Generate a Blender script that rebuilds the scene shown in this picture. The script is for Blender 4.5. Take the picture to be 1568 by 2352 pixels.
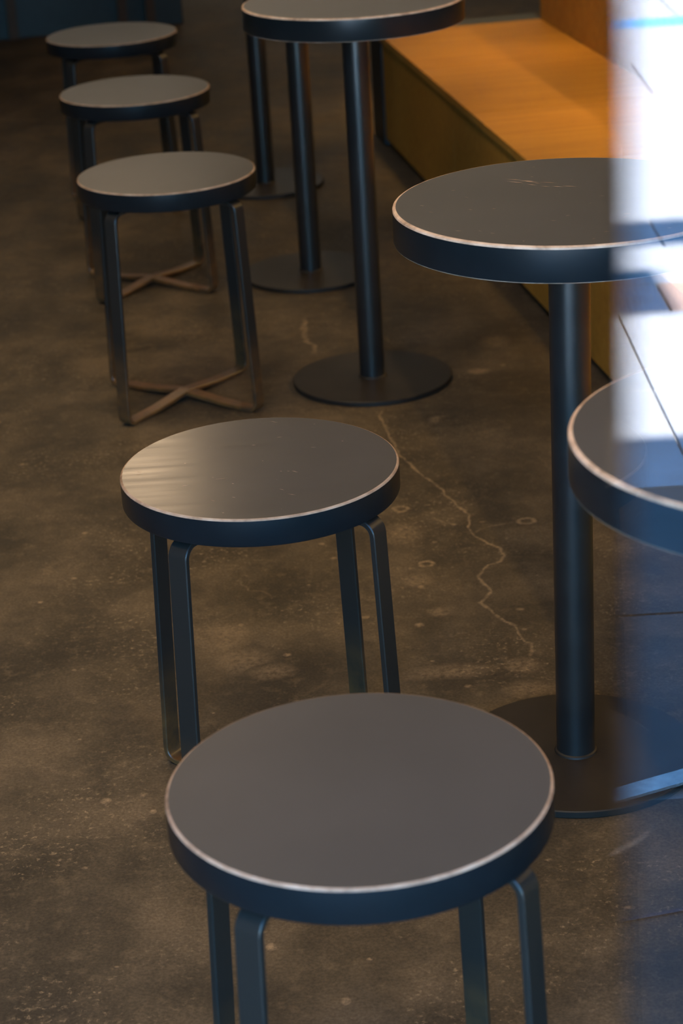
import bpy, bmesh, math, random
from mathutils import Vector, Matrix

random.seed(7)
scene = bpy.context.scene
for o in list(bpy.data.objects):
    bpy.data.objects.remove(o)
COL = scene.collection
R = math.radians

# ------------------------------------------------------------------ camera
cam_d = bpy.data.cameras.new('camera')
cam = bpy.data.objects.new('camera', cam_d)
COL.objects.link(cam)
cam.location = (0, 0, 1.395)
cam.rotation_mode = 'XYZ'
PITCH, ROLL = R(22.628), R(-3.44)
# looks along +Y, pitched down; the roll turns about the view axis
cam.matrix_world = (Matrix.Translation((0, 0, 1.395)) @ Matrix.Rotation(R(90) - PITCH, 4, 'X')
                    @ Matrix.Rotation(ROLL, 4, 'Z'))
cam_d.sensor_fit = 'VERTICAL'
cam_d.sensor_height = 36.0
cam_d.sensor_width = 24.0
cam_d.lens = 36.0 * 4836.1 / 2352.0
cam_d.clip_start = 0.02
cam_d.clip_end = 200
cam_d.dof.use_dof = True
cam_d.dof.focus_distance = 2.62
cam_d.dof.aperture_fstop = 7.2
scene.camera = cam

# ------------------------------------------------------------------ exposure
vs = scene.view_settings
scene.display_settings.display_device = 'sRGB'
vs.view_transform = 'Standard'
vs.look = 'None'
vs.gamma = 1.0
vs.use_curve_mapping = False
vs.exposure = 0.0
scene.cycles.use_denoising = True

# ------------------------------------------------------------------ sky and sun
world = bpy.data.worlds.new('sky')
scene.world = world
world.use_nodes = True
wn = world.node_tree.nodes
wl = world.node_tree.links
wn.clear()
sky = wn.new('ShaderNodeTexSky')
sky.sky_type = 'NISHITA'
sky.sun_disc = False
sky.sun_elevation = R(52)
sky.sun_rotation = R(0)
sky.air_density = 1.0
sky.dust_density = 0.3
sky.ozone_density = 2.5
bg = wn.new('ShaderNodeBackground')
bg.inputs['Strength'].default_value = 1.35
wo = wn.new('ShaderNodeOutputWorld')
wb_ = wn.new('ShaderNodeMix')          # white balance set for the warm lamps: daylight turns bluer
wb_.data_type = 'RGBA'
wb_.blend_type = 'MULTIPLY'
wb_.inputs[0].default_value = 1.0
wb_.inputs[7].default_value = (0.50, 0.95, 1.25, 1)
wl.new(sky.outputs[0], wb_.inputs[6])
wl.new(wb_.outputs[2], bg.inputs[0])
wl.new(bg.outputs[0], wo.inputs[0])

sun_d = bpy.data.lights.new('sun', 'SUN')
sun_d.energy = 135.0
sun_d.angle = R(0.53)
sun_d.color = (0.94, 0.97, 1.0)
sun = bpy.data.objects.new('sun', sun_d)
COL.objects.link(sun)
sun.rotation_euler = Vector((0.0, -math.cos(R(52)), -math.sin(R(52)))).to_track_quat('-Z', 'Y').to_euler()

# the warm lamps of the room
AX = R(8.78)                       # the seating rows run this far to the left of +Y


def row(u, v, z=0.0, base=(0.52, 4.023)):
    """u along the seating rows, v to their right, from a point on the bench front"""
    return (base[0] - math.sin(AX) * u + math.cos(AX) * v,
            base[1] + math.cos(AX) * u + math.sin(AX) * v, z)


def lamp(name, loc, target, size, power, color, spot=None):
    d = bpy.data.lights.new(name, 'AREA')
    d.shape = 'DISK'
    d.size = size
    d.energy = power
    d.color = color
    if spot:
        d.spread = R(spot)
    o = bpy.data.objects.new(name, d)
    COL.objects.link(o)
    o.location = loc
    o.rotation_euler = (Vector(target) - Vector(loc)).to_track_quat('-Z', 'Y').to_euler()
    return o


WARM = (1.0, 0.74, 0.42)
strip_l = lamp('warm_strip_lamp', row(0.9, 1.75, 1.87), row(0.9, -0.2, 0.0), 0.25, 23, (1.0, 0.60, 0.20), 140)
strip_l.data.shape = 'RECTANGLE'     # one long linear lamp hung parallel to the bench
strip_l.data.size = 6.4
strip_l.data.size_y = 0.06
_z = (Vector(row(0.9, 1.75, 1.87)) - Vector(row(0.9, -0.2, 0.0))).normalized()
_x = Vector((-math.sin(AX), math.cos(AX), 0))
strip_l.rotation_euler = Matrix((_x, _z.cross(_x), _z)).transposed().to_euler()
for u in (-1.6, -0.8, 0.0, 0.8, 1.6, 2.4):      # downlights over the bench seat
    lamp('warm_lamp_bench', row(u, 0.30, 2.75), row(u, 0.30, 0.3), 0.25, 1.0, (1.0, 0.62, 0.20), 26)
for u, v, pw in ((-2.95, -1.0, 13.5), (-1.5, -1.3, 9.5), (0.0, -1.4, 7.5), (1.3, -1.2, 2), (2.6, -1.3, 1), (-0.8, -2.6, 6.5), (1.4, -3.0, 1.5)):
    lamp('warm_lamp_ceiling', row(u, v, 2.95), row(u, v, 0), 0.9, pw, WARM if u < 1.5 else (1.0, 0.86, 0.66), 105)
lamp('warm_lamp_far', (-0.76, 7.4, 2.4), (-0.24, 2.4, 0.46), 0.34, 1.2, (1.0, 0.70, 0.42), 100)


wash = lamp('wall_washer_far', (-0.6, 9.1, 2.9), (-0.75, 10.3, 1.6), 0.2, 29, (1.0, 0.88, 0.72), 110)  # added fill on the far wall, gives the far tops their sheen
wash.data.shape = 'RECTANGLE'
wash.data.size = 4.5
wash.data.size_y = 0.15


# ------------------------------------------------------------------ materials
def new_mat(name):
    m = bpy.data.materials.new(name)
    m.use_nodes = True
    nt = m.node_tree
    nt.nodes.clear()
    out = nt.nodes.new('ShaderNodeOutputMaterial')
    b = nt.nodes.new('ShaderNodeBsdfPrincipled')
    nt.links.new(b.outputs[0], out.inputs[0])
    return m, nt, b


def N(nt, t, **kw):
    n = nt.nodes.new(t)
    for k, v in kw.items():
        if k.startswith('in_'):
            key = k[3:]
            n.inputs[int(key) if key.isdigit() else key].default_value = v
        else:
            setattr(n, k, v)
    return n


def coords(nt, kind='Object', scale=(1, 1, 1), rot=(0, 0, 0)):
    tc = N(nt, 'ShaderNodeTexCoord')
    mp = N(nt, 'ShaderNodeMapping')
    mp.inputs['Scale'].default_value = scale
    mp.inputs['Rotation'].default_value = rot
    nt.links.new(tc.outputs[kind], mp.inputs[0])
    return mp.outputs[0]


def noise(nt, vec, scale, detail=4, rough=0.55):
    n = N(nt, 'ShaderNodeTexNoise')
    n.inputs['Scale'].default_value = scale
    n.inputs['Detail'].default_value = detail
    n.inputs['Roughness'].default_value = rough
    nt.links.new(vec, n.inputs['Vector'])
    return n.outputs['Fac']


def ramp(nt, fac, stops):
    r = N(nt, 'ShaderNodeValToRGB')
    el = r.color_ramp.elements
    while len(el) < len(stops):
        el.new(0.5)
    for e, (p, c) in zip(el, stops):
        e.position = p
        e.color = (*c, 1) if len(c) == 3 else c
    nt.links.new(fac, r.inputs[0])
    return r.outputs[0]


def mixc(nt, fac, a, b, blend='MIX'):
    m = N(nt, 'ShaderNodeMix', data_type='RGBA', blend_type=blend)
    for sock, val in ((0, fac), (6, a), (7, b)):
        if isinstance(val, (int, float)):
            m.inputs[sock].default_value = val
        elif isinstance(val, tuple):
            m.inputs[sock].default_value = (*val, 1) if len(val) == 3 else val
        else:
            nt.links.new(val, m.inputs[sock])
    return m.outputs[2]


def maths(nt, op, a, b=None, clamp=False):
    m = N(nt, 'ShaderNodeMath', operation=op, use_clamp=clamp)
    for i, val in enumerate((a, b)):
        if val is None:
            continue
        if isinstance(val, (int, float)):
            m.inputs[i].default_value = val
        else:
            nt.links.new(val, m.inputs[i])
    return m.outputs[0]


def bump(nt, b, height, strength=0.2, dist=0.002):
    bp = N(nt, 'ShaderNodeBump')
    bp.inputs['Strength'].default_value = strength
    bp.inputs['Distance'].default_value = dist
    nt.links.new(height, bp.inputs['Height'])
    nt.links.new(bp.outputs[0], b.inputs['Normal'])


M = {}


def simple(name, col, rough=0.5, var=0.15, scale=30, metallic=0.0, spec=0.5):
    m, nt, b = new_mat(name)
    v = coords(nt)
    f = noise(nt, v, scale)
    lo = tuple(c * (1 - var) for c in col)
    hi = tuple(min(1, c * (1 + var)) for c in col)
    nt.links.new(ramp(nt, f, [(0.3, lo), (0.7, hi)]), b.inputs['Base Color'])
    b.inputs['Roughness'].default_value = rough
    b.inputs['Metallic'].default_value = metallic
    b.inputs['Specular IOR Level'].default_value = spec
    M[name] = m
    return m


# polished concrete with blotches, fine grit, and pale filled cracks and spots (attribute "stain")
m, nt, b = new_mat('concrete')
v = coords(nt, 'Generated')
geo = N(nt, 'ShaderNodeNewGeometry')
v = geo.outputs['Position']
big = noise(nt, v, 1.6, 5, 0.6)
mid = noise(nt, v, 6.5, 6, 0.62)
fine = noise(nt, v, 42, 5, 0.65)
grit = noise(nt, v, 230, 2, 0.6)
f = maths(nt, 'ADD', maths(nt, 'MULTIPLY', big, 0.45), maths(nt, 'MULTIPLY', mid, 0.55))
c1 = ramp(nt, f, [(0.38, (0.042, 0.035, 0.026)), (0.5, (0.080, 0.064, 0.044)), (0.62, (0.140, 0.108, 0.072))])
c2 = mixc(nt, maths(nt, 'MULTIPLY', ramp(nt, fine, [(0.52, (0, 0, 0)), (0.72, (1, 1, 1))]), 0.55),
          c1, (0.165, 0.125, 0.080))
clus = ramp(nt, noise(nt, v, 4.2, 4, 0.6), [(0.46, (0, 0, 0)), (0.66, (1, 1, 1))])
spek = ramp(nt, noise(nt, v, 120, 3, 0.7), [(0.56, (0, 0, 0)), (0.68, (1, 1, 1))])
c2 = mixc(nt, maths(nt, 'MULTIPLY', maths(nt, 'MULTIPLY', clus, spek), 0.85), c2, (0.34, 0.255, 0.16))
vn = maths(nt, 'ABSOLUTE', maths(nt, 'SUBTRACT', noise(nt, v, 3.4, 7, 0.68), 0.5))
vein = maths(nt, 'MULTIPLY', ramp(nt, vn, [(0.0, (1, 1, 1)), (0.014, (0, 0, 0))]), ramp(nt, big, [(0.5, (0, 0, 0)), (0.62, (1, 1, 1))]))
c2 = mixc(nt, maths(nt, 'MULTIPLY', vein, 0.30), c2, (0.26, 0.19, 0.12))
drk = ramp(nt, noise(nt, v, 11, 5, 0.65), [(0.34, (1, 1, 1)), (0.5, (0, 0, 0))])
c2 = mixc(nt, maths(nt, 'MULTIPLY', drk, 0.5), c2, (0.040, 0.034, 0.027))
c3 = mixc(nt, 0.6, c2, ramp(nt, grit, [(0.3, (0.30, 0.29, 0.28)), (0.72, (0.78, 0.76, 0.74))]), 'OVERLAY')
at = N(nt, 'ShaderNodeAttribute', attribute_name='stain')
sn = noise(nt, v, 110, 4, 0.75)
sm = maths(nt, 'MULTIPLY', at.outputs['Fac'], ramp(nt, sn, [(0.36, (0.1, 0.1, 0.1)), (0.58, (1, 1, 1))]), True)
c4 = mixc(nt, sm, c3, (0.44, 0.315, 0.195))
nt.links.new(c4, b.inputs['Base Color'])
nt.links.new(ramp(nt, mid, [(0.3, (0.55, 0.55, 0.55)), (0.7, (0.70, 0.70, 0.70))]), b.inputs['Roughness'])
b.inputs['Specular IOR Level'].default_value = 0.22
bump(nt, b, maths(nt, 'ADD', maths(nt, 'MULTIPLY', fine, 0.7), maths(nt, 'MULTIPLY', grit, 0.3)), 0.12, 0.002)
M['concrete'] = m

# dark satin laminate of the seat and table tops, with pale specks; the rubbed one carries fine sheen streaks
def laminate(name, r0, amp, bmp):
    m, nt, b = new_mat(name)
    v = coords(nt)
    streak = noise(nt, coords(nt, 'Object', (3, 42, 1), (0, 0, R(-20))), 2.0, 3, 0.5)
    soft = noise(nt, v, 7, 4, 0.6)
    spk = noise(nt, v, 170, 1, 0.4)
    wide = noise(nt, v, 5, 4, 0.5)
    base = ramp(nt, wide, [(0.3, (0.078, 0.073, 0.067)), (0.7, (0.092, 0.086, 0.080))])
    base = mixc(nt, maths(nt, 'MULTIPLY', ramp(nt, spk, [(0.80, (0, 0, 0)), (0.86, (1, 1, 1))]), 0.5), base, (0.45, 0.38, 0.32))
    nt.links.new(base, b.inputs['Base Color'])
    rr = maths(nt, 'ADD', maths(nt, 'ADD', r0, maths(nt, 'MULTIPLY', streak, amp)), maths(nt, 'MULTIPLY', soft, 0.05))
    nt.links.new(rr, b.inputs['Roughness'])
    b.inputs['Specular IOR Level'].default_value = 0.45
    if bmp:
        bump(nt, b, streak, bmp, 0.0006)
    M[name] = m


laminate('laminate', 0.29, 0.0, 0.0)
laminate('rubbed_laminate', 0.14, 0.13, 0.0)

# black lacquered edge band
m, nt, b = new_mat('edge_band')
v = coords(nt)
f = noise(nt, v, 25, 4)
nt.links.new(ramp(nt, f, [(0.3, (0.006, 0.011, 0.014)), (0.7, (0.009, 0.015, 0.019))]), b.inputs['Base Color'])
b.inputs['Roughness'].default_value = 0.30
b.inputs['Specular IOR Level'].default_value = 0.5
M['edge_band'] = m

# worn-through arris: raw wood showing
def arris(name, k):
    m, nt, b = new_mat(name)
    f = noise(nt, coords(nt), 40, 4, 0.6)
    cols = [(0.28, (0.36, 0.235, 0.155)), (0.48, (0.66, 0.45, 0.32)), (0.7, (0.82, 0.61, 0.46))]
    nt.links.new(ramp(nt, f, [(p_, tuple(c_ * k for c_ in c)) for p_, c in cols]), b.inputs['Base Color'])
    b.inputs['Roughness'].default_value = 0.6
    M[name] = m


arris('raw_wood_arris', 1.0)
arris('handled_wood_arris', 0.62)

# painted black steel, turning brown low on the legs
m, nt, b = new_mat('leg_steel')
v = coords(nt)
f = noise(nt, v, 30, 5, 0.6)
sep = N(nt, 'ShaderNodeSeparateXYZ')
nt.links.new(v, sep.inputs[0])
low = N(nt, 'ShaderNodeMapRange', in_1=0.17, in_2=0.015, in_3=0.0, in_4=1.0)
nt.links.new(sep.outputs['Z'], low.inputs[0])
low_brown = maths(nt, 'MULTIPLY', low.outputs[0], ramp(nt, f, [(0.30, (0.25, 0.25, 0.25)), (0.6, (1, 1, 1))]), True)
nt.links.new(mixc(nt, low_brown, (0.026, 0.024, 0.021), (0.19, 0.088, 0.028)), b.inputs['Base Color'])
nt.links.new(maths(nt, 'ADD', 0.26, maths(nt, 'MULTIPLY', f, 0.14)), b.inputs['Roughness'])
b.inputs['Specular IOR Level'].default_value = 0.5
M['leg_steel'] = m

m, nt, b = new_mat('pole_steel')
v = coords(nt)
f = noise(nt, v, 18, 5, 0.6)
nt.links.new(ramp(nt, f, [(0.3, (0.012, 0.013, 0.014)), (0.7, (0.019, 0.020, 0.020))]), b.inputs['Base Color'])
nt.links.new(maths(nt, 'ADD', 0.29, maths(nt, 'MULTIPLY', f, 0.05)), b.inputs['Roughness'])
b.inputs['Specular IOR Level'].default_value = 0.9
M['pole_steel'] = m

m, nt, b = new_mat('base_steel')
v = coords(nt)
f = noise(nt, v, 9, 6, 0.65)
nt.links.new(ramp(nt, f, [(0.35, (0.017, 0.014, 0.012)), (0.7, (0.030, 0.024, 0.019))]), b.inputs['Base Color'])
b.inputs['Roughness'].default_value = 0.5
b.inputs['Specular IOR Level'].default_value = 0.35
M['base_steel'] = m


def wood_mat(name, lo, hi, rough=0.45, sc=(1.0, 14, 14)):
    m, nt, b = new_mat(name)
    v = coords(nt, 'Object', sc)
    f = noise(nt, v, 3.0, 6, 0.6)
    f2 = noise(nt, coords(nt, 'Object'), 2.6, 3, 0.5)
    g = maths(nt, 'ADD', maths(nt, 'MULTIPLY', f, 0.6), maths(nt, 'MULTIPLY', f2, 0.4))
    nt.links.new(ramp(nt, g, [(0.32, lo), (0.68, hi)]), b.inputs['Base Color'])
    b.inputs['Roughness'].default_value = rough
    b.inputs['Specular IOR Level'].default_value = 0.2
    bump(nt, b, f, 0.08, 0.001)
    M[name] = m


wood_mat('bench_wood', (0.36, 0.158, 0.024), (0.55, 0.275, 0.046), 0.55)
wood_mat('counter_wood', (0.06, 0.032, 0.018), (0.09, 0.05, 0.028), 0.5)
simple('black_panel', (0.018, 0.022, 0.024), 0.5)
simple('charcoal_wall', (0.05, 0.055, 0.058), 0.7, 0.12, 4)
simple('warm_plaster', (0.50, 0.47, 0.43), 0.85, 0.08, 3)
simple('ceiling_paint', (0.16, 0.15, 0.14), 0.9, 0.06, 3)
simple('facade_render', (0.30, 0.28, 0.26), 0.85, 0.1, 4)
simple('pale_paving', (0.48, 0.48, 0.50), 0.8, 0.14, 6)
simple('slate_paving', (0.035, 0.05, 0.09), 0.7, 0.15, 9)
simple('grey_paving', (0.095, 0.10, 0.105), 0.8, 0.1, 9)
simple('rose_paving', (0.30, 0.20, 0.17), 0.75, 0.1, 9)
simple('dark_landing', (0.05, 0.05, 0.05), 0.7, 0.2, 12)
simple('joint_mortar', (0.36, 0.355, 0.35), 0.9, 0.1, 20)
simple('brushed_threshold', (0.75, 0.76, 0.75), 0.5, 0.25, 40)
simple('blue_line_paint', (0.08, 0.26, 0.52), 0.7, 0.1, 10)
simple('asphalt', (0.14, 0.14, 0.14), 0.9, 0.15, 20)

# clear glass pane: reflects by the angle it is seen at, otherwise lets light through
m = bpy.data.materials.new('clear_glass')
m.use_nodes = True
nt = m.node_tree
nt.nodes.clear()
out = N(nt, 'ShaderNodeOutputMaterial')
tr = N(nt, 'ShaderNodeBsdfTransparent')
tr.inputs[0].default_value = (0.84, 0.87, 0.87, 1)
gl = N(nt, 'ShaderNodeBsdfGlossy')
gl.inputs['Roughness'].default_value = 0.0
g = N(nt, 'ShaderNodeNewGeometry')
dot = N(nt, 'ShaderNodeVectorMath', operation='DOT_PRODUCT')
nt.links.new(g.outputs['Incoming'], dot.inputs[0])
nt.links.new(g.outputs['Normal'], dot.inputs[1])
R0 = 0.15
p5 = maths(nt, 'POWER', maths(nt, 'SUBTRACT', 1.0, maths(nt, 'ABSOLUTE', dot.outputs['Value'])), 5.0)
fr = maths(nt, 'ADD', R0, maths(nt, 'MULTIPLY', p5, 1 - R0))
fr = maths(nt, 'MULTIPLY', fr, maths(nt, 'SUBTRACT', 1.0, g.outputs['Backfacing']), True)
mx = N(nt, 'ShaderNodeMixShader')
nt.links.new(fr, mx.inputs[0])
nt.links.new(tr.outputs[0], mx.inputs[1])
nt.links.new(gl.outputs[0], mx.inputs[2])
nt.links.new(mx.outputs[0], out.inputs[0])
M['clear_glass'] = m


# ------------------------------------------------------------------ helpers
def tag(o, label=None, cat=None, group=None, kind=None):
    if label:
        o['label'] = label
    if cat:
        o['category'] = cat
    if group:
        o['group'] = group
    if kind:
        o['kind'] = kind
    return o


def mesh_obj(name, mesh, mat, parent=None, loc=(0, 0, 0), rotz=0.0):
    o = bpy.data.objects.new(name, mesh)
    if mat and not mesh.materials:
        mesh.materials.append(M[mat])
    COL.objects.link(o)
    o.location = loc
    o.rotation_euler = (0, 0, rotz)
    if parent:
        o.parent = parent
    return o


def empty(name, loc=(0, 0, 0), rotz=0.0):
    o = bpy.data.objects.new(name, None)
    o.empty_display_size = 0.1
    COL.objects.link(o)
    o.location = loc
    o.rotation_euler = (0, 0, rotz)
    return o


def lathe(name, prof, seg=96, smooth=True):
    """closed surface of revolution; prof = [(r, z)...] from axis to axis or a closed ring"""
    me = bpy.data.meshes.new(name)
    verts, faces, rings = [], [], []
    for r, z in prof:
        if r < 1e-6:
            verts.append((0, 0, z))
            rings.append([len(verts) - 1])
        else:
            i0 = len(verts)
            for k in range(seg):
                a = 2 * math.pi * k / seg
                verts.append((r * math.cos(a), r * math.sin(a), z))
            rings.append(list(range(i0, i0 + seg)))
    for A, B in zip(rings, rings[1:]):
        for k in range(seg):
            k2 = (k + 1) % seg
            if len(A) == 1 and len(B) == 1:
                continue
            if len(A) == 1:
                faces.append((A[0], B[k], B[k2]))
            elif len(B) == 1:
                faces.append((A[k2], A[k], B[0]))
            else:
                faces.append((A[k], B[k], B[k2], A[k2]))
    me.from_pydata(verts, [], faces)
    bm = bmesh.new()
    bm.from_mesh(me)
    bmesh.ops.recalc_face_normals(bm, faces=bm.faces)
    bm.to_mesh(me)
    bm.free()
    if smooth:
        for f in me.polygons:
            f.use_smooth = True
        me.set_sharp_from_angle(angle=R(30))
    return me


def box_mesh(name, x0, x1, y0, y1, z0, z1, bevel=0.0, segs=2):
    bm = bmesh.new()
    bmesh.ops.create_cube(bm, size=1)
    for v in bm.verts:
        v.co = Vector(((x0 + x1) / 2 + v.co.x * (x1 - x0), (y0 + y1) / 2 + v.co.y * (y1 - y0),
                       (z0 + z1) / 2 + v.co.z * (z1 - z0)))
    if bevel:
        bmesh.ops.bevel(bm, geom=bm.edges[:], offset=bevel, segments=segs, affect='EDGES', profile=0.6)
    me = bpy.data.meshes.new(name)
    bm.to_mesh(me)
    bm.free()
    return me


def bar_mesh(name, path, width, thick, ch=0.0012):
    """flat bar swept along a path in the (r, z) plane; chamfered rectangular section"""
    n = len(path)
    nor = []
    for i in range(n):
        a = Vector(path[max(0, i - 1)])
        c = Vector(path[min(n - 1, i + 1)])
        t = (c - a).normalized()
        nor.append(Vector((-t.y, t.x)))
    w, t = width / 2, thick / 2
    sec = [(-w + ch, -t), (w - ch, -t), (w, -t + ch), (w, t - ch), (w - ch, t), (-w + ch, t), (-w, t - ch), (-w, -t + ch)]
    verts, faces = [], []
    for (r, z), nn in zip(path, nor):
        for (sy, sn_) in sec:
            verts.append((r + nn.x * sn_, sy, z + nn.y * sn_))
    for i in range(n - 1):
        for k in range(8):
            k2 = (k + 1) % 8
            faces.append((i * 8 + k, i * 8 + k2, (i + 1) * 8 + k2, (i + 1) * 8 + k))
    faces.append(tuple(range(7, -1, -1)))
    faces.append(tuple((n - 1) * 8 + k for k in range(8)))
    me = bpy.data.meshes.new(name)
    me.from_pydata(verts, [], faces)
    bm = bmesh.new()
    bm.from_mesh(me)
    bmesh.ops.recalc_face_normals(bm, faces=bm.faces)
    bm.to_mesh(me)
    bm.free()
    for f in me.polygons:
        f.use_smooth = True
    me.set_sharp_from_angle(angle=R(28))
    return me


def fillet(pts, rad, seg=7):
    """polyline with rounded corners"""
    out = [Vector(pts[0])]
    for i in range(1, len(pts) - 1):
        p0, p, p1 = Vector(pts[i - 1]), Vector(pts[i]), Vector(pts[i + 1])
        a, c = (p0 - p).normalized(), (p1 - p).normalized()
        ang = a.angle(c)
        d = rad[i] / math.tan(ang / 2)
        s, e = p + a * d, p + c * d
        cen = p + (a + c).normalized() * (rad[i] / math.sin(ang / 2))
        v0, v1 = s - cen, e - cen
        tot = v0.angle_signed(v1)
        for k in range(seg + 1):
            th = -tot * k / seg
            cs, sn2 = math.cos(th), math.sin(th)
            out.append(cen + Vector((v0.x * cs - v0.y * sn2, v0.x * sn2 + v0.y * cs)))
    out.append(Vector(pts[-1]))
    return [tuple(q) for q in out]


def copy_tree(o, parent=None):
    c = o.copy()
    COL.objects.link(c)
    if parent:
        c.parent = parent
    for ch in list(o.children):
        copy_tree(ch, c)
    return c


# ------------------------------------------------------------------ the room shell
FACADE = 0.36            # outer plane of the shop front
floor = mesh_obj('floor', box_mesh('floor', -5, 6, FACADE, 11.5, -0.12, 0.0), 'concrete')
tag(floor, 'brown polished concrete floor with pale cracks and blotches', kind='structure')

wb = mesh_obj('wall_back', box_mesh('wall_back', -6, 6.4, -0.1, 0.1, 0, 3.3), 'warm_plaster', None, (0, 10.6, 0), 0)
wb.rotation_euler = (0, 0, AX)
tag(wb, 'plain far wall behind the seating', kind='structure')
wl_ = mesh_obj('wall_left', box_mesh('wall_left', -4.4, -4.2, FACADE + 0.2, 11.3, 0, 3.3), 'charcoal_wall')
tag(wl_, 'dark side wall left of the seating', kind='structure')
wr = mesh_obj('wall_right', box_mesh('wall_right', 4.6, 4.8, FACADE + 0.2, 11.3, 0, 3.3), 'warm_plaster')
tag(wr, 'plain side wall right of the bench', kind='structure')
cl = mesh_obj('ceiling', box_mesh('ceiling', -5, 6, FACADE, 11.5, 3.3, 3.5), 'ceiling_paint')
tag(cl, 'dim painted ceiling above the room', kind='structure')

# shop front: piers either side of the door opening and the glass, band and parapet above
EDGE = 0.0548            # free edge of the glass pane
DOOR_L = -0.85
PANE_R = 0.85


def front(name, x0, x1, z0, z1, lab):
    o = mesh_obj(name, box_mesh(name, x0, x1, FACADE, FACADE + 0.2, z0, z1), 'facade_render')
    return tag(o, lab, kind='structure')


front('wall_front_left', -5, DOOR_L, 0, 4.12, 'rendered shop front pier left of the doorway')
front('wall_front_right', PANE_R, 6, 0, 4.12, 'rendered shop front pier right of the glass pane')
front('wall_front_top', DOOR_L, PANE_R, 2.15, 4.12, 'rendered shop front band above the doorway')

# made-up boards on posts along the roof edge, added to cast shadow bands outside
rail = mesh_obj('trim_1', box_mesh('trim_1', -5, 6, FACADE + 0.005, FACADE + 0.195, 4.12, 4.16), 'facade_render')
tag(rail, 'coping of the roof edge carrying a board rail', kind='structure')
for x0, x1, z0, z1 in ((-4.8, 0.76, 5.17, 5.56), (-4.8, 5.8, 5.86, 6.10)):
    mesh_obj('rail_board', box_mesh('rail_board', x0, x1, FACADE + 0.02, FACADE + 0.06, z0, z1), 'facade_render', rail)
for x in (-4.5, -2.6, 2.9, 5.6):
    mesh_obj('rail_post', box_mesh('rail_post', x - 0.03, x + 0.03, FACADE + 0.0605, FACADE + 0.12, 4.16, 6.10), 'facade_render', rail)

# ------------------------------------------------------------------ glass pane beside the doorway
pane = mesh_obj('window_1', box_mesh('window_1', EDGE, PANE_R, FACADE + 0.006, FACADE + 0.016, 0.0, 2.15), 'clear_glass')
tag(pane, 'clear frameless glass pane reflecting the bright pavement outside', kind='structure')

# ------------------------------------------------------------------ the street outside
ground = mesh_obj('ground_outside', box_mesh('ground_outside', -30, 30, -60, FACADE, -0.30, -0.05), 'asphalt')
tag(ground, 'open street ground outside the shop front', kind='structure')
pav = mesh_obj('pavement', box_mesh('pavement', -6, 8, -12.2, FACADE, -0.05, -0.012), 'joint_mortar')
tag(pav, 'paved footway outside the shop front', kind='structure')
land = mesh_obj('landing', box_mesh('landing', -6, 8, -1.60, FACADE, -0.012, -0.001), 'dark_landing', pav)  # darker ground between the slabs and the shop front
tag(land, 'dark stone landing')

unit = box_mesh('slab', 0, 1, 0, 1, -0.012, 0.0)
slab_by_mat = {}
for k in ('pale_paving', 'slate_paving', 'grey_paving', 'rose_paving', 'blue_line_paint'):
    me = unit.copy()
    me.materials.append(M[k])
    slab_by_mat[k] = me


def mirrored(yv):
    return 2 * FACADE - yv


rows_v = [2.36, 2.86, 3.36, 3.859, 4.356, 4.565, 4.684, 4.865, 5.119, 5.657, 5.86, 6.104, 6.60, 7.109, 7.78, 7.96,
          8.6, 9.3, 10.0, 10.8, 11.6, 12.4]
J = 0.007
for i in range(len(rows_v) - 1):
    ya, yb = mirrored(rows_v[i + 1]), mirrored(rows_v[i])
    off = 0.62 if i in (2, 3) else 0.62 + ((i * 0.37) % 0.8)
    kind = 'pale_paving'
    if i in (0, 1):
        kind = 'grey_paving'  # nearest rows coloured darker: shade by the shop front put into the paving
    x = off - 0.8 * 5
    if i in (4,):
        x = 0.74 - 0.8 * 5
    k = 0
    while x < 4.6:
        mt = kind
        if i in (4,) and k == 5:
            mt = 'rose_paving'
        if i == 14:
            mt = 'blue_line_paint'
        s = bpy.data.objects.new('slab', slab_by_mat[mt])
        COL.objects.link(s)
        s.parent = pav
        s.location = (x + J / 2, ya + J / 2, 0)
        s.scale = (0.8 - J, yb - ya - J, 1)
        x += 0.8
        k += 1


def strip(name, pa, pb, w, mat, z=0.003):
    a, c = Vector((pa[0], mirrored(pa[1]))), Vector((pb[0], mirrored(pb[1])))
    d = (c - a).normalized()
    a, c = a - d * 1.2, c + d * 1.6
    L = (c - a).length
    o = mesh_obj(name, box_mesh(name, 0, L, -w / 2, w / 2, -0.001, z), mat, pav, (a.x, a.y, 0), math.atan2(d.y, d.x))
    return o


tag(strip('drain_channel', (0.331, 2.334), (0.420, 2.370), 0.030, 'brushed_threshold'), 'pale metal drain channel')  # narrow pale strip laid at an angle over the ground
tag(strip('joint_bead', (0.306, 2.055), (0.368, 2.068), 0.006, 'slate_paving', 0.001), 'thin grey joint bead')

# ------------------------------------------------------------------ marks on the concrete
def stain_attr(me, vals):
    a = me.attributes.new('stain', 'FLOAT', 'POINT')
    a.data.foreach_set('value', vals)


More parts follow.
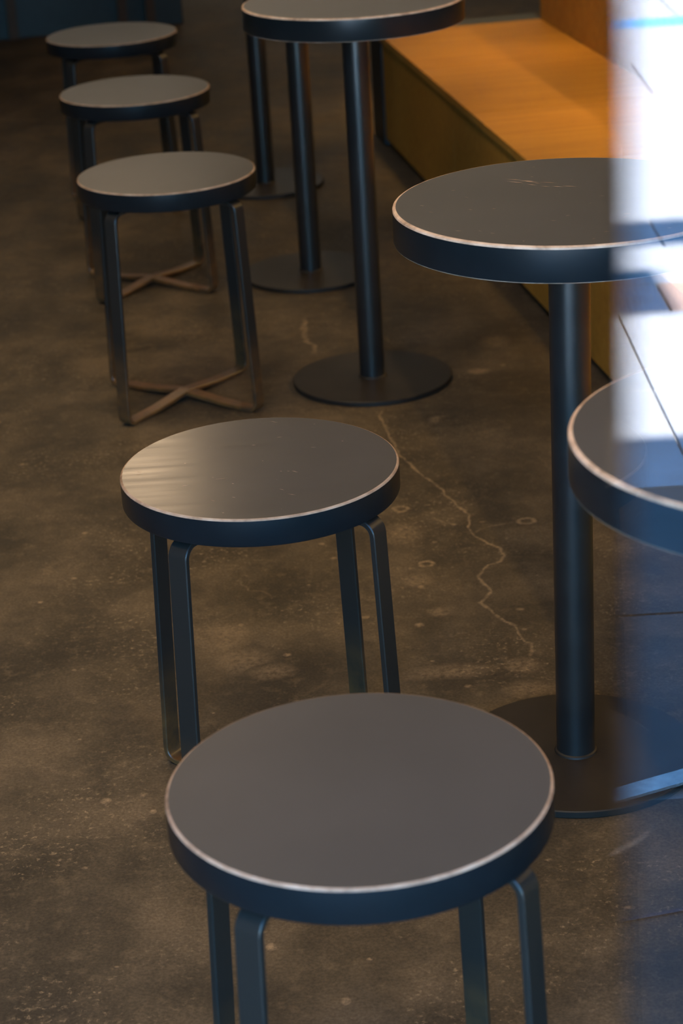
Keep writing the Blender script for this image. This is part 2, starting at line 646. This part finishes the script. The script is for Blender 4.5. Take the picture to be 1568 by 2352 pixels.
def crack(name, pts, w=0.009, s=0.8, z=0.0004):
    """pale filled crack following a line on the floor, fading out sideways"""
    P = [Vector(p) for p in pts]
    dense = []
    for a, c in zip(P, P[1:]):
        n = max(2, int((c - a).length / 0.012))
        for k in range(n):
            q = a.lerp(c, k / n)
            dense.append(q + Vector((random.uniform(-1, 1), random.uniform(-1, 1))) * 0.0034)
    dense.append(P[-1])
    verts, vals, faces = [], [], []
    for i, q in enumerate(dense):
        t = (dense[min(i + 1, len(dense) - 1)] - dense[max(i - 1, 0)]).normalized()
        nn = Vector((-t.y, t.x))
        end = min(1, min(i, len(dense) - 1 - i) / 4)
        ww = w * random.uniform(0.45, 1.3)
        for off, val in ((-1, 0), (-0.3, s), (0.3, s), (1, 0)):
            p = q + nn * ww * off
            verts.append((p.x, p.y, z))
            vals.append(val * end * random.uniform(0.45, 1.15))
    for i in range(len(dense) - 1):
        for k in range(3):
            a = i * 4 + k
            faces.append((a, a + 4, a + 5, a + 1))
    me = bpy.data.meshes.new(name)
    me.from_pydata(verts, [], faces)
    stain_attr(me, vals)
    o = mesh_obj(name, me, 'concrete', floor)
    if o.data.polygons[0].normal.z < 0:
        o.data.flip_normals()
    return o


CR = [
    [(0.092, 3.861), (0.087, 3.82), (0.092, 3.772), (0.093, 3.726), (0.102, 3.689), (0.113, 3.596), (0.129, 3.556),
     (0.134, 3.526), (0.15, 3.495), (0.163, 3.457), (0.178, 3.419), (0.187, 3.379), (0.197, 3.358), (0.211, 3.322),
     (0.219, 3.299), (0.212, 3.263), (0.213, 3.224), (0.227, 3.197), (0.241, 3.174), (0.253, 3.152), (0.259, 3.127),
     (0.249, 3.099), (0.233, 3.088), (0.223, 3.076), (0.214, 3.051), (0.219, 3.019), (0.227, 2.989), (0.219, 2.972),
     (0.209, 2.952), (0.219, 2.92), (0.231, 2.892), (0.244, 2.867), (0.254, 2.851), (0.257, 2.816), (0.266, 2.795),
     (0.265, 2.77), (0.261, 2.738), (0.266, 2.706)],
    [(0.213, 3.224), (0.229, 3.232), (0.253, 3.25), (0.279, 3.253), (0.299, 3.261)],
    [(0.138, 3.293), (0.158, 3.29), (0.176, 3.272), (0.19, 3.267)],
    [(0.299, 3.121), (0.318, 3.125), (0.337, 3.139)],
    [(-0.054, 4.492), (-0.059, 4.388), (-0.052, 4.308), (-0.034, 4.259), (-0.039, 4.2)],
    [(0.11, 4.323), (0.122, 4.267), (0.15, 4.261)],
    [(-0.166, 3.096), (-0.165, 3.069), (-0.152, 3.044), (-0.129, 3.037), (-0.12, 3.006)],
]
for i, pts in enumerate(CR):
    crack('crack', pts, (0.0042, 0.0038, 0.004, 0.005, 0.010, 0.008, 0.003)[i], (0.62, 0.5, 0.4, 0.6, 0.6, 0.4, 0.4)[i],
          0.00006 + i * 0.000004)


def patch(name, c, rx, ry, s, z, rin=0.0):
    """irregular pale patch (or ring when rin > 0) on the floor"""
    seg = 28
    prof = [(0, s), (0.35, s), (0.7, s * 0.55), (1, 0)] if not rin else [(rin - 0.25, 0), (rin, s), (0.85, s), (1.08, 0)]
    verts, vals, faces = [], [], []
    wob = [random.uniform(0.85, 1.15) for _ in range(seg)]
    wob = [(wob[k - 1] + wob[k] + wob[(k + 1) % seg]) / 3 for k in range(seg)]
    for rr_, val in prof:
        for k in range(seg):
            a = 2 * math.pi * k / seg
            verts.append((c[0] + rx * rr_ * wob[k] * math.cos(a), c[1] + ry * rr_ * wob[k] * math.sin(a), z))
            vals.append(val * random.uniform(0.8, 1))
    for j in range(len(prof) - 1):
        for k in range(seg):
            k2 = (k + 1) % seg
            if prof[j][0] == 0:
                faces.append((j * seg, (j + 1) * seg + k, (j + 1) * seg + k2)) if k != 0 and k2 != 0 or True else None
            else:
                faces.append((j * seg + k, (j + 1) * seg + k, (j + 1) * seg + k2, j * seg + k2))
    me = bpy.data.meshes.new(name)
    me.from_pydata(verts, [], faces)
    stain_attr(me, vals)
    return mesh_obj(name, me, 'concrete', floor)


zz = 0.00012
for c, rx, ry, s in (((0.102, 3.344), 0.016, 0.016, 0.6), ((0.132, 3.107), 0.015, 0.013, 0.75), ((0.310, 3.259), 0.018, 0.015, 0.6),
                     ((0.253, 2.817), 0.005, 0.006, 0.5)):
    patch('stain_ring', c, rx, ry, s, zz, 0.65)
    zz += 0.000002
for c, rx, ry, s in (((0.108, 2.883), 0.009, 0.010, 0.6), ((0.189, 3.778), 0.014, 0.026, 0.4), ((0.264, 2.917), 0.008, 0.006, 0.6),
                     ((0.293, 4.044), 0.028, 0.022, 0.75), ((0.346, 4.231), 0.04, 0.05, 0.3),
                     ((0.099, 3.238), 0.045, 0.06, 0.35), ((0.141, 2.722), 0.08, 0.03, 0.30), ((0.248, 2.729), 0.03, 0.03, 0.35),
                     ((0.254, 2.655), 0.05, 0.03, 0.3), ((0.140, 2.925), 0.022, 0.02, 0.4), ((0.116, 3.047), 0.03, 0.03, 0.3),
                     ((-0.182, 2.879), 0.04, 0.05, 0.28), ((-0.159, 2.795), 0.05, 0.05, 0.30), ((-0.115, 2.756), 0.04, 0.03, 0.36)):
    patch('stain', c, rx, ry, s, zz)
    zz += 0.000002
random.seed(11)
for i in range(90):      # small pale chips scattered over the slab
    y = random.uniform(1.7, 4.4)
    x = random.uniform(-0.17 * y, 0.15 * y)
    r = random.uniform(0.003, 0.008)
    patch('chip', (x, y), r, r * random.uniform(0.6, 1.2), random.uniform(0.4, 0.9), zz)
    zz += 0.000002

# ------------------------------------------------------------------ stools
RS, HS, TS = 0.1714, 0.4595, 0.036
ARR = 0.0025
me_edge = lathe('edge_band', [(0, HS - TS), (RS - 0.004, HS - TS), (RS - 0.001, HS - TS + 0.001), (RS, HS - TS + 0.003),
                              (RS, HS - ARR)])
me_rim = lathe('worn_rim', [(RS, HS - ARR), (RS - 0.0006, HS - 0.0014), (RS - 0.002, HS - 0.0003), (RS - ARR - 0.0004, HS)])
me_top = lathe('seat_top', [(RS - ARR - 0.0004, HS), (0, HS)])
BT, BW = 0.0075, 0.027
zt = HS - TS - BT / 2 - 0.0032
path_top = fillet([(0.085, zt), (0.1690, zt), (0.1860, BT / 2), (0.09, BT / 2 + 0.0035), (0.0, 0.0165)], {1: 0.017, 2: 0.017, 3: 0.05})
me_leg = bar_mesh('leg', path_top, BW, BT)
path_b = [q for q in path_top[:-1]] + [(BW / 2, 0.0150)]
me_leg_b = bar_mesh('leg', path_b, BW, BT)
LEG_AZ = 54.3
me_splate = lathe('mounting_plate', [(0, HS - TS), (0.115, HS - TS), (0.115, HS - TS - 0.0032), (0, HS - TS - 0.0032)], 40)


def make_stool(name):
    root = empty(name)
    s = mesh_obj('seat', me_edge, 'edge_band', root)
    tag(s, 'black edge band of the seat')
    t = mesh_obj('seat_top', me_top, 'laminate', s)
    tag(t, 'smooth dark grey seat top')
    r_ = mesh_obj('worn_rim', me_rim, 'handled_wood_arris', s)
    tag(r_, 'pale worn wooden rim')
    mesh_obj('mounting_plate', me_splate, 'pole_steel', root)
    for k in range(4):
        mesh_obj('leg', me_leg if k % 2 == 0 else me_leg_b, 'leg_steel', root, (0, 0, 0), R(LEG_AZ + 90 * k))
    return root


STOOLS = [((0.001, 1.623), 0.0, 'nearest round stool, large at the bottom of the picture'),
          ((-0.097, 2.409), 0.6, 'round stool with a streaky sheen on its seat, behind the nearest one'),
          ((-0.297, 3.990), -0.8, 'round stool left of the table poles whose crossed foot bars show fully'),
          ((-0.414, 4.820), 0.5, 'round stool between two others in the far group, second from the back'),
          ((-0.527, 5.596), -0.4, 'farthest round stool, at the top left in front of the dark counter')]
proto = make_stool('round_stool')
for i, (xy, rz, lab) in enumerate(STOOLS):
    o = proto if i == 0 else copy_tree(proto)
    o.location = (xy[0], xy[1], 0)
    o.rotation_euler = (0, 0, R(rz))
    tag(o, lab, 'stool', 'round stools in a row along the tables')

# ------------------------------------------------------------------ tables
RT, HT, TT = 0.2101, 0.7585, 0.0432
RP, RB = 0.0253, 0.160
ta = 0.0036
me_tedge = lathe('table_edge', [(0, HT - TT), (RT - 0.003, HT - TT), (RT - 0.0006, HT - TT + 0.0008), (RT, HT - TT + 0.0024), (RT, HT - ta)], 128)
me_trim = lathe('table_rim', [(RT, HT - ta), (RT - 0.0006, HT - 0.0016), (RT - 0.0024, HT - 0.0003), (RT - ta - 0.0006, HT)], 128)
me_tlow = lathe('table_low_rim', [(RT - 0.0016, HT - TT + 0.0002), (RT - 0.0003, HT - TT + 0.0009), (RT - 0.0001, HT - TT + 0.0016)], 128)
me_ttop = lathe('table_top', [(RT - ta - 0.0006, HT), (0, HT)], 128)
me_pole = lathe('pole', [(0, HT - TT - 0.003), (RP, HT - TT - 0.003), (RP, 0.0115), (0, 0.0115)], 48)
me_plate = lathe('mounting_plate', [(0, HT - TT - 0.0002), (0.075, HT - TT - 0.0002), (0.075, HT - TT - 0.005), (0, HT - TT - 0.005)], 40)
me_weld = lathe('weld_ring', [(RP - 0.001, 0.0145), (RP + 0.0022, 0.0125), (RP + 0.0034, 0.0100), (RP - 0.001, 0.0100)], 48)
me_base = lathe('base_plate', [(0, 0), (RB - 0.001, 0), (RB, 0.001), (RB, 0.0088), (RB - 0.0014, 0.0102), (0, 0.0102)], 96)


def make_table():
    root = empty('pedestal_table')
    e = mesh_obj('table_top', me_tedge, 'edge_band', root)
    tag(e, 'black edge band of the tabletop')
    t = mesh_obj('top_surface', me_ttop, 'laminate', e)
    tag(t, 'smooth dark grey tabletop surface')
    r_ = mesh_obj('worn_rim', me_trim, 'raw_wood_arris', e)
    tag(r_, 'pale worn wooden rim')
    mesh_obj('lower_rim', me_tlow, 'handled_wood_arris', e)
    mesh_obj('mounting_plate', me_plate, 'pole_steel', root)
    p_ = mesh_obj('pole', me_pole, 'pole_steel', root)
    mesh_obj('weld_ring', me_weld, 'base_steel', p_)
    b_ = mesh_obj('base_plate', me_base, 'base_steel', root)
    tag(b_, 'flat round brown-black base plate')
    return root


TABLES = [((0.292, 2.455), 0, 'round pedestal table with a scratched top in front of the wooden bench'),
          ((0.079, 4.029), 40, 'round pedestal table whose top is cut by the upper frame edge, beside the bench'),
          ((0.405, 1.654), 75, 'nearest round table, half out of frame behind the reflecting glass'),
          ((-0.038, 4.821), 110, 'middle one of the three slim table poles, its top out of frame'),
          ((-0.154, 5.720), 160, 'farthest of the three slim table poles, its top out of frame')]
tproto = make_table()
tobjs = []
for i, (xy, rz, lab) in enumerate(TABLES):
    o = tproto if i == 0 else copy_tree(tproto)
    o.location = (xy[0], xy[1], 0)
    o.rotation_euler = (0, 0, R(rz))
    tag(o, lab, 'table', 'round pedestal tables in a row')
    tobjs.append(o)

# scratches on the top in front of the bench
random.seed(5)
bm = bmesh.new()


def scratch(x, y, ang, L, w):
    d = Vector((math.cos(ang), math.sin(ang), 0))
    nn = Vector((-d.y, d.x, 0))
    c = Vector((x, y, HT + 0.00015))
    q = [c - d * L / 2, c + nn * w / 2, c + d * L / 2, c - nn * w / 2]
    bm.faces.new([bm.verts.new(p) for p in (q[0], q[3], q[2], q[1])])


for k in range(11):
    t = random.random()
    scratch(-0.055 + 0.062 * t + random.uniform(-.004, .004), 0.098 - 0.036 * t + random.uniform(-.012, .012), R(-32 + random.uniform(-8, 8)),
            random.uniform(0.008, 0.03), random.uniform(0.001, 0.002))
for k in range(26):
    a, r = random.uniform(0, 6.28), 0.19 * math.sqrt(random.random())
    scratch(r * math.cos(a), r * math.sin(a), R(random.uniform(-50, 30)), random.uniform(0.002, 0.009), random.uniform(0.0005, 0.0012))
me = bpy.data.meshes.new('scratches')
bm.to_mesh(me)
bm.free()
sc_o = mesh_obj('scratches', me, 'raw_wood_arris', tobjs[0])
tag(sc_o, 'pale scratches on the tabletop', kind='stuff')
random.seed(9)
bm = bmesh.new()
for k in range(22):
    a, r = random.uniform(0, 6.28), 0.155 * math.sqrt(random.random())
    c_ = (r * math.cos(a), r * math.sin(a))
    d = Vector((math.cos(R(random.uniform(-60, 10))), math.sin(R(random.uniform(-60, 10))), 0)).normalized()
    L, w = random.uniform(0.003, 0.016), random.uniform(0.0004, 0.0008)
    nn = Vector((-d.y, d.x, 0))
    cc = Vector((c_[0], c_[1], HS + 0.00015))
    bm.faces.new([bm.verts.new(p) for p in (cc - d * L / 2, cc - nn * w / 2, cc + d * L / 2, cc + nn * w / 2)])
me = bpy.data.meshes.new('seat_scratches')
bm.to_mesh(me)
bm.free()
st2 = [o for o in bpy.data.objects if o.type == 'EMPTY' and o.get('label', '').startswith('round stool with a streaky')][0]
rub = me_top.copy()
rub.materials.clear()
rub.materials.append(M['rubbed_laminate'])
for ch in st2.children:
    for g_ in ch.children:
        if g_.name.startswith('seat_top'):
            g_.data = rub
tag(mesh_obj('scratches', me, 'handled_wood_arris', st2), 'fine pale scratches on the seat', kind='stuff')

# ------------------------------------------------------------------ wooden bench along the tables
bench = empty('wooden_bench', (0.52, 4.023, 0), AX)    # local y runs along the bench, x into it
tag(bench, 'long low orange wooden bench with plain panelled front beside the tables', 'bench')
BH, BD = 0.33, 0.47
U_END = 2.116
core = mesh_obj('body', box_mesh('body', 0.03, BD - 0.01, -3.0, U_END - 0.01, 0.0, BH - 0.025), 'black_panel', bench)
tag(core, 'dark inner carcass of the bench')
fj = [-3.0, -1.8, -0.6, 0.0, 1.2, 1.93, U_END]
for a, c in zip(fj, fj[1:]):
    mesh_obj('front_panel', box_mesh('front_panel', 0.0, 0.029, a + 0.0015, c - 0.0015, 0.022, BH - 0.0205, 0.0012), 'bench_wood', bench)
tj = [-3.0, -1.98, -1.39, -0.80, -0.21, 0.38, 0.95, 1.54, U_END]
for a, c in zip(tj, tj[1:]):
    mesh_obj('top_panel', box_mesh('top_panel', -0.012, BD, a + 0.0012, c - 0.0012, BH - 0.020, BH, 0.0014), 'bench_wood', bench)
bk = [-3.0, -1.2, 0.6, U_END]
for a, c in zip(bk, bk[1:]):
    mesh_obj('back_panel', box_mesh('back_panel', BD + 0.001, BD + 0.025, a + 0.001, c - 0.001, 0.0, BH + 0.235, 0.0015), 'bench_wood', bench)
ep = mesh_obj('end_panel', box_mesh('end_panel', -0.004, BD + 0.024, U_END + 0.001, U_END + 0.17, 0.0, BH - 0.012, 0.003), 'black_panel', bench)
tag(ep, 'black panel closing the far end')

# ------------------------------------------------------------------ dark counter at the far end of the room
ct = empty('counter', (-0.50, 8.42, 0), R(10))
tag(ct, 'dark counter with brown upright battens far behind the stools', 'counter')
mesh_obj('body', box_mesh('body', -3.2, 0.0, 0.05, 0.7, 0.0, 1.02, 0.004), 'black_panel', ct)
mesh_obj('plinth', box_mesh('plinth', -3.2, -0.005, 0.09, 0.69, 0.0, 0.06), 'black_panel', ct).location.z = -0.0001
mesh_obj('worktop', box_mesh('worktop', -3.25, 0.03, -0.02, 0.73, 1.02, 1.06, 0.004), 'counter_wood', ct)
for x in (-2.9, -2.05, -1.5, -0.67, -0.24, -0.13):
    mesh_obj('batten', box_mesh('batten', x - 0.018, x + 0.018, 0.02, 0.0495, 0.0, 1.015, 0.002), 'counter_wood', ct)
